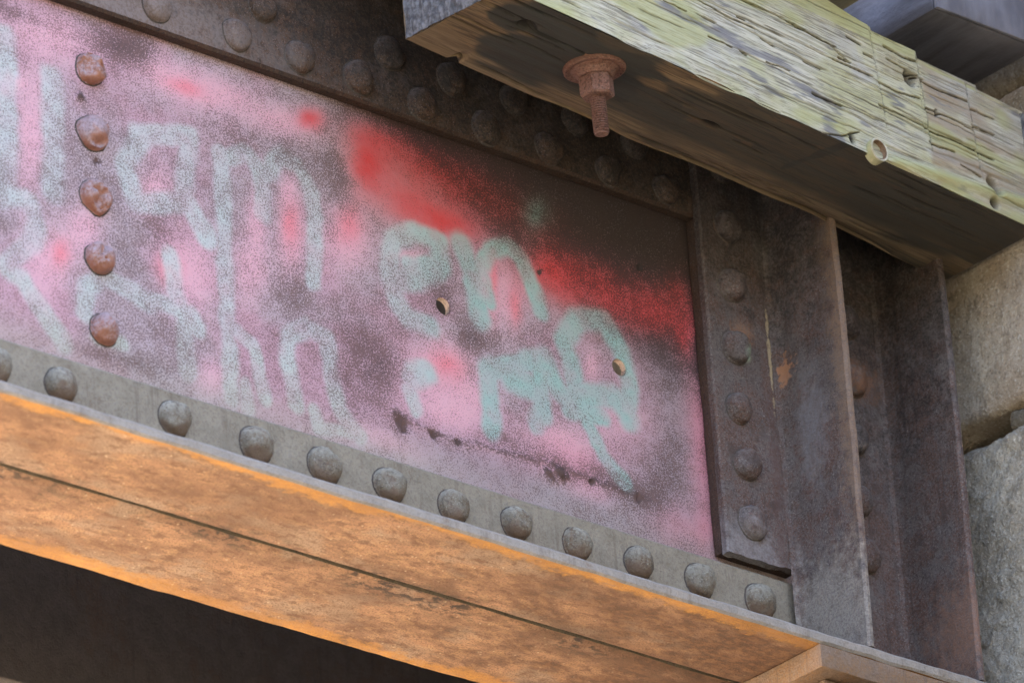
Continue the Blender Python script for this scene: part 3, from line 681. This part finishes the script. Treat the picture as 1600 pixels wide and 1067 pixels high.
# ------------------------------------------------------------------ timber beam in front of the girder
YAW = math.radians(5.55)
TB = np.array([-.031, -.153, .4600])
ca, sa = math.cos(YAW), math.sin(YAW)
def loc_t(p):                       # world -> timber local
    d = np.asarray(p)[..., :3]-TB
    return np.stack([d[..., 0]*ca+d[..., 1]*sa, -d[..., 0]*sa+d[..., 1]*ca, d[..., 2]], -1)
TW = .126
def yfront(xl): return -TW
def build_timber():
    NX, NY, NZ = 480, 84, 200
    V, F, I = lattice_box(NX, NY, NZ)
    u, v, w = V[:, 0]/NX, V[:, 1]/NY, V[:, 2]/NZ
    y = -TW*(1-v)                                     # v=0 front, v=1 back
    xr = (.727-TB[0]+y*sa)/ca                        # far end meets the stone
    x = u*xr-.008*(1-u)*v*0
    htop = .158-.012*sstep(.40, .53, x)
    for xk, dz in ((.522, .004), (.590, .007), (.678, .004)): htop = htop-dz*(x > xk)
    z = w*htop
    P = np.stack([x, y, z], 1)
    fr = (V[:, 1] == 0); bk = V[:, 1] == NY; bt = V[:, 2] == 0; tp_ = V[:, 2] == NZ; el = V[:, 0] == 0; er = V[:, 0] == NX
    N = np.stack([el*-1.+er*1., fr*-1.+bk*1., bt*-1.+tp_*1.], 1)
    nrm = np.linalg.norm(N, axis=1); nrm[nrm == 0] = 1; N = N/nrm[:, None]
    crack = np.zeros(len(P)); dep = np.zeros(len(P)); moss = np.zeros(len(P)); brown = np.zeros(len(P)); stain = np.zeros(len(P)); rim = np.zeros(len(P))
    # general relief, stretched along the grain
    dep += fbm(P, (9, 30, 30), 3, 3)*.0012+fbm(P, (14, 260, 260), 3, 7)*.00025
    # -------- front face
    wob = fbm(P, (20, 5, 8), 3, 13)*.0026+fbm(P, (90, 5, 40), 2, 17)*.0007
    fz = z+wob
    def fcrack(pts, wd, dp):
        nonlocal dep, crack
        q = [loc_t(survey(a, b, 1, -.245)) for a, b in pts]
        d = np.full(len(P), 9.); tt = np.zeros(len(P))
        for a, b in zip(q[:-1], q[1:]):
            ab = np.array([b[0]-a[0], b[2]-a[2]]); t = np.clip(((x-a[0])*ab[0]+(fz-a[2])*ab[1])/(ab@ab+1e-12), 0, 1)
            d = np.minimum(d, np.hypot(x-a[0]-t*ab[0], fz-a[2]-t*ab[1]))
        m = np.exp(-(d/wd)**2)*fr; dep = dep-m*dp; crack = np.maximum(crack, sstep(.12, .6, m))
    CR = [([(1150, 0), (1215, 20), (1255, 40), (1310, 62), (1345, 90)], .0011), ([(1070, 0), (1130, 28), (1180, 45)], .001), ([(1240, 30), (1290, 55), (1320, 65)], .0009), ([(1315, 85), (1350, 98), (1385, 110)], .0012), ([(1190, 58), (1215, 72)], .001), ([(1092, 32), (1112, 40)], .0014), ([(1150, 28), (1165, 34)], .0014),
          ([(1405, 60), (1440, 76), (1465, 82)], .0013), ([(1410, 80), (1445, 95), (1475, 108)], .0011), ([(1395, 118), (1430, 132), (1470, 140)], .0012), ([(1395, 155), (1440, 170), (1476, 182)], .0013), ([(1460, 105), (1500, 122), (1555, 140)], .0014), ([(1475, 150), (1520, 165), (1565, 185)], .0012), ([(1475, 183), (1520, 198), (1570, 218)], .0022), ([(1485, 205), (1530, 220)], .0012), ([(1560, 150), (1600, 165)], .0012), ([(1560, 175), (1600, 190)], .0014), ([(1565, 215), (1600, 228)], .0016),
          ([(1325, 82), (1345, 90)], .002), ([(1340, 50), (1365, 62)], .002), ([(1370, 75), (1388, 82)], .002), ([(1265, 92), (1295, 102)], .0013), ([(1155, 80), (1165, 86)], .0016), ([(1200, 95), (1240, 108)], .0009), ([(1230, 200), (1330, 205), (1360, 200)], .0009), ([(1510, 290), (1550, 300)], .0016), ([(1540, 240), (1575, 258)], .0012), ([(1280, 140), (1330, 158)], .0016), ([(1100, 62), (1140, 76)], .0008), ([(1020, 8), (1060, 24)], .0008)]
    for pts, wd in CR: fcrack(pts, min(wd, .0016)*.62, .006)
    rng = np.random.default_rng(5)
    for k in range(80):                               # hairline checks along the grain
        cx, cz, ln = rng.uniform(0, .74), rng.uniform(.008, .150), rng.uniform(.02, .14)
        sl = rng.uniform(-.05, .05); d = np.abs(fz-cz-(x-cx)*sl); m = np.exp(-(d/.0007)**2)*sstep(ln, ln*.6, np.abs(x-cx))*fr
        dep -= m*.0012; crack = np.maximum(crack, sstep(.2, .9, m)*rng.uniform(.15, .65))
    # saw kerfs across the face, each panel standing at its own depth
    kx = [(1385, 60, 1404, 230, .35), (1465, 85, 1482, 245, 1.), (1553, 128, 1572, 290, .9)]
    for ax, ay, bx, by, st in kx:
        a, b = loc_t(survey(ax, ay, 1, -.245)), loc_t(survey(bx, by, 1, -.235))
        xx = a[0]+(b[0]-a[0])*np.clip((z-a[2])/(b[2]-a[2]), -.3, 1.2)
        m = np.exp(-((x-xx)/.0011)**2)*fr*sstep(.03, .045, z); dep -= m*.004*st; crack = np.maximum(crack, m*.75*st)
        dep -= (x > xx)*fr*.0016*st*sstep(.03, .045, z)
    bx0 = loc_t(survey(1474, 150, 1, -.24))[0]; brown = sstep(bx0-.004, bx0+.002, x)*fr*.9+sstep(bx0-.075, bx0-.06, x)*fr*.35*sstep(.09, .11, z)
    def pit(px, py, rx, rz, dp, ax=1, val=-.242, msk=None):
        nonlocal dep, crack
        c = loc_t(survey(px, py, ax, val)); k = ((x-c[0])/rx)**2+(((z-c[2])/rz)**2 if ax == 1 else ((y-c[1])/rz)**2)
        m = np.exp(-k**2)*(fr if msk is None else msk); dep = dep-m*dp; crack = np.maximum(crack, m)
    pit(1448, 110, .008, .0075, .018); pit(1594, 272, .008, .010, .016); pit(1592, 300, .006, .005, .008); pit(1345, 210, .004, .006, .003); pit(1495, 162, .003, .004, .006); pit(1215, 228, .0, .0, 0) if 0 else None
    moss = np.clip(.75*sstep(.05, .25, fbm(P, (8, 20, 20), 3, 23)+.25*(z > .13)), 0, .65)*fr
    moss = np.maximum(moss, fr*.7*sstep(.03, .012, z)*sstep(-.2, .3, fbm(P, (14, 40, 40), 3, 29)))
    bruise = np.zeros(len(P))
    for px, py, rx, rz in [(1295, 150, .030, .006), (1270, 135, .02, .004), (1372, 186, .010, .004), (1310, 190, .012, .014), (1325, 210, .010, .012), (1215, 90, .04, .006), (1130, 60, .05, .008), (1180, 118, .02, .005), (1210, 140, .016, .005), (1545, 305, .01, .004), (1040, 25, .03, .006)]:
        c = loc_t(survey(px, py, 1, -.245)); k = ((x-c[0])/rx)**2+((fz-c[2])/(rz*.8))**2
        bruise = np.maximum(bruise, sstep(1.4, .2, k+1.8*fbm(P, (40, 40, 260), 3, 73))*fr*.7)
    ra, rb = loc_t(survey(1400, 240, 1, -.243)), loc_t(survey(1590, 300, 1, -.225))
    zr = ra[2]+(rb[2]-ra[2])*np.clip((x-ra[0])/(rb[0]-ra[0]), -.2, 1.3); rr_ = sstep(ra[0]-.01, ra[0]+.02, x)*fr
    dep += rr_*(.0045*np.exp(-((z-zr)/.006)**2)-.002*np.exp(-((z-zr-.013)/.004)**2)); moss = np.maximum(moss, rr_*np.exp(-((z-zr)/.008)**2)*.8)
    # -------- bottom face
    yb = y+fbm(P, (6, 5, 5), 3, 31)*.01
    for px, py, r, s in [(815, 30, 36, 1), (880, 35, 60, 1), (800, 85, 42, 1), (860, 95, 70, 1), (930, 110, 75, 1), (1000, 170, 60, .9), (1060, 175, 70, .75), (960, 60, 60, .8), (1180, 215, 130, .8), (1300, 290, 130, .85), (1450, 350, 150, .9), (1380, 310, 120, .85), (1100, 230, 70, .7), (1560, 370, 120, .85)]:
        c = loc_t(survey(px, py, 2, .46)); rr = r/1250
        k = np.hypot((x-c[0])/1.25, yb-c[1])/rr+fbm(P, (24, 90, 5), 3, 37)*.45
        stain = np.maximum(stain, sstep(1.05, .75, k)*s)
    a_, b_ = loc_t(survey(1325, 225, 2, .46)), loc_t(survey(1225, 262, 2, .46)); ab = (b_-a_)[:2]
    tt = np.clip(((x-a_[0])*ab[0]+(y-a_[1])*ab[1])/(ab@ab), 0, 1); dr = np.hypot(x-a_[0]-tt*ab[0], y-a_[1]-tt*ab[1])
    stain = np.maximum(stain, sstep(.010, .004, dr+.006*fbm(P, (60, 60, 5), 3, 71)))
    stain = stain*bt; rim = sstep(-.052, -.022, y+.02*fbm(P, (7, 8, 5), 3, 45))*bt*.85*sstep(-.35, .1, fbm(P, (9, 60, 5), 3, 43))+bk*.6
    pit(824, 41, .010, .006, .008, 2, .46, bt); pit(1110, 195, .012, .004, .004, 2, .46, bt)
    for k in range(30):
        cx, cy, ln = rng.uniform(0, .74), rng.uniform(-TW+.006, -.004), rng.uniform(.02, .1)
        d = np.abs(y+fbm(P, (18, 3, 3), 2, 51)*.003-cy); m = np.exp(-(d/.0009)**2)*sstep(ln, ln*.5, np.abs(x-cx))*bt; dep -= m*.003; crack = np.maximum(crack, m*.7)
    # -------- arrises worn round and splintered
    ar = (nrm > 1.2)
    dep -= ar*(.0022+.0035*np.clip(fbm(P, (16, 8, 8), 4, 57), 0, 1)*2)
    # broken-out chips on the near lower arris and the far lower arris
    for px, py, ln, dp in [(1130, 128, .030, .0035), (1010, 65, .02, .002), (1215, 165, .022, .0025)]:
        c = loc_t(survey(px, py, 2, .46)); m = np.exp(-((x-c[0])/ln)**4)*np.exp(-(z/.010)**2)*np.exp(-((y+TW)/.012)**2); dep -= m*dp
    for px, py, ln, dp in [(703, 98, .006, .008), (1160, 290, .12, .006), (900, 185, .05, .004), (1300, 360, .08, .005)]:
        c = loc_t(survey(px, py, 2, .46)); m = np.exp(-((x-c[0])/ln)**4)*np.exp(-(z/.012)**2)*np.exp(-(y/.014)**2); dep -= m*dp
    P = P+N*dep[:, None]
    # end grain: open rays
    e = el*1.; P[:, 0] -= e*np.abs(fbm(P, (5, 260, 60), 3, 61))*-.0030
    mi = np.where(np.isin(I, (0, 1)), 2, np.where((I == 4) | (I == 3), 1, 0))
    o = mesh_obj('timber_beam', P, F, [M_WF, M_WB, M_WE], None, True, matidx=mi, fattr={'crack': np.clip(crack, 0, 1), 'moss': moss, 'brown': np.clip(brown, 0, 1), 'stain': stain, 'rim': rim, 'bruise': bruise}, angle=50)
    o.location = TB.tolist(); o.rotation_euler = (0, 0, YAW)
    o['kind'] = 'thing'
    return tag(o, 'weathered timber beam, mossy green on its side, stained dark brown underneath, ending at the stones', 'beam')
timber = build_timber()

# ------------------------------------------------------------------ bolt hanging through the timber
bp = survey(929, 108, 2, .46)
bolt = empty('anchor_bolt', (bp[0], bp[1], .46), 'rusty threaded bolt with square-cornered nut and round washer under the timber', 'bolt')
def part(nm, V, F, mat, par, smooth=True, ang=35): return mesh_obj(nm, V, F, mat, par, smooth, angle=ang)
Vw, Fw = lathe([(0, .004), (.029, .004), (.0295, .001), (.029, -.0018), (.0275, -.0028), (.0255, -.0022), (.0225, -.0012), (.0215, -.0030), (.0190, -.0036), (.0180, -.0066), (.0160, -.0078), (.0150, -.0090), (0, -.0092)], 40)
Vw += fbm(Vw, 160, 3, 3)[:, None]*.0007; part('washer', Vw, [f[::-1] for f in Fw], M_BOLT, bolt)
def hexnut(ap, z0, z1, rot):
    V, F = [], []; sg = 6; rc = ap/2/math.cos(math.pi/6)
    rings = [(rc*.90, z0), (rc*.985, z0-.0018), (rc, z0-.003), (rc, z1+.003), (rc*.985, z1+.0015), (rc*.86, z1)]
    for r, z in rings:
        for k in range(24):
            a = 2*math.pi*k/24; kk = (a % (math.pi/3))-math.pi/6; hexr = r*math.cos(math.pi/6)/math.cos(kk)
            rr = min(hexr, rc*.97 if (z > z0-.001 or z < z1+.001) else 9); V.append((rr*math.cos(a+rot), rr*math.sin(a+rot), z))
    for i in range(len(rings)-1):
        for k in range(24): F.append((i*24+k, (i+1)*24+k, (i+1)*24+(k+1) % 24, i*24+(k+1) % 24))
    F.append(tuple(range(24))); F.append(tuple((len(rings)-1)*24+k for k in range(24))[::-1])
    return np.array(V), F
Vn, Fn = hexnut(.0285, -.0090, -.0290, math.radians(-28)); Vn += fbm(Vn, 120, 2, 5)[:, None]*.0002
part('nut', Vn, Fn, M_BOLT, bolt, True, 25)
prof = [(0, -.020)]; zz = -.020
R0 = .0074
while zz > -.0655: prof += [(R0, zz), (R0, zz-.0007), (R0*.72, zz-.0014)]; zz -= .0024
prof += [(R0*.93, zz), (R0*.8, zz-.0012), (0, zz-.0014)]
Vr, Fr = lathe(prof, 20); Vr += fbm(Vr, 140, 2, 8)[:, None]*.0002
rod = part('threaded_rod', Vr, [f[::-1] for f in Fr], M_BOLT, bolt, True, 30)
bolt.rotation_euler = (math.radians(1.0), math.radians(-3.0), 0)

# ------------------------------------------------------------------ conduit let into the lower corner of the timber
pl = loc_t(survey(1381, 231, 1, -.240))
def conduit():
    """a stub of pipe sticking straight out of the timber's face"""
    R_, r_, sg = .0120, .0102, 24; prof = [(R_*1.03, .004), (R_, -.004), (R_*1.02, -.0052), (R_*.97, -.0064), (r_, -.0058), (r_, -.004), (r_*.96, .003)]
    V, F = lathe(prof, sg); n = len(V); F = list(F)+[tuple(range(n-sg, n))]
    mi = [0]*sg*2+[1]*sg*2+[2]*sg*2+[2]
    V = np.stack([V[:, 0], V[:, 2], V[:, 1]], 1); V += fbm(V, 110, 3, 6)[:, None]*.0009
    o = mesh_obj('conduit_pipe', V, F, [M_PIPE, M_PIPEIN, M_PIPEBR], None, True, matidx=mi, angle=50)
    w = TB+np.array([pl[0]*ca+TW*sa, pl[0]*sa-TW*ca, pl[2]])
    o.location = w.tolist(); o.rotation_euler = (0, 0, YAW)
    tag(o, 'short open-ended pipe stub sticking out of the lower edge of the mossy timber', 'pipe')
conduit()

# ------------------------------------------------------------------ ties, deck and the beam behind
tie = box_mesh('bridge_tie', (.566, -.250, .634), (.708, 1.1, .80), M_TIE, None, .003, .0012, 31, .03)
box_mesh('end_grain', (.5675, -.2545, .6355), (.7065, -.2505, .7985), M_TIEND, tie, .0012, .0008, 33, .02)
tag(tie, 'dark creosoted tie whose end juts out above the mossy timber', 'tie')
deck = box_mesh('bridge_deck', (-6, .12, .802), (.70, 1.15, .88), M_DECK, None, .004, .002, 37, .2)
tag(deck, kind='structure')
for i in range(4):                       # planks over timber and flange; all but the last unseen, added to block sky
    x0 = -.075+i*.1435
    box_mesh('shade_plank', (x0, -.300+.006*math.sin(i*2.1), .6335), (x0+.139, .115, .671), M_PLANK, deck, .003, .0015, 51+i, .02)
beam = empty('stringer_beam', (-2, .62, .3), 'dark steel stringer in deep shadow behind and below the girder', 'beam')
for nm, lo, hi in (('stringer_web', (-6, .60, .136), (.70, .615, .79)), ('stringer_flange', (-6, .6155, .136), (.70, .70, .15))):
    o = box_mesh(nm, lo, hi, M_DARK, None, .002, .0006, 41, .06); keep(o, beam)
beam['kind'] = 'thing'
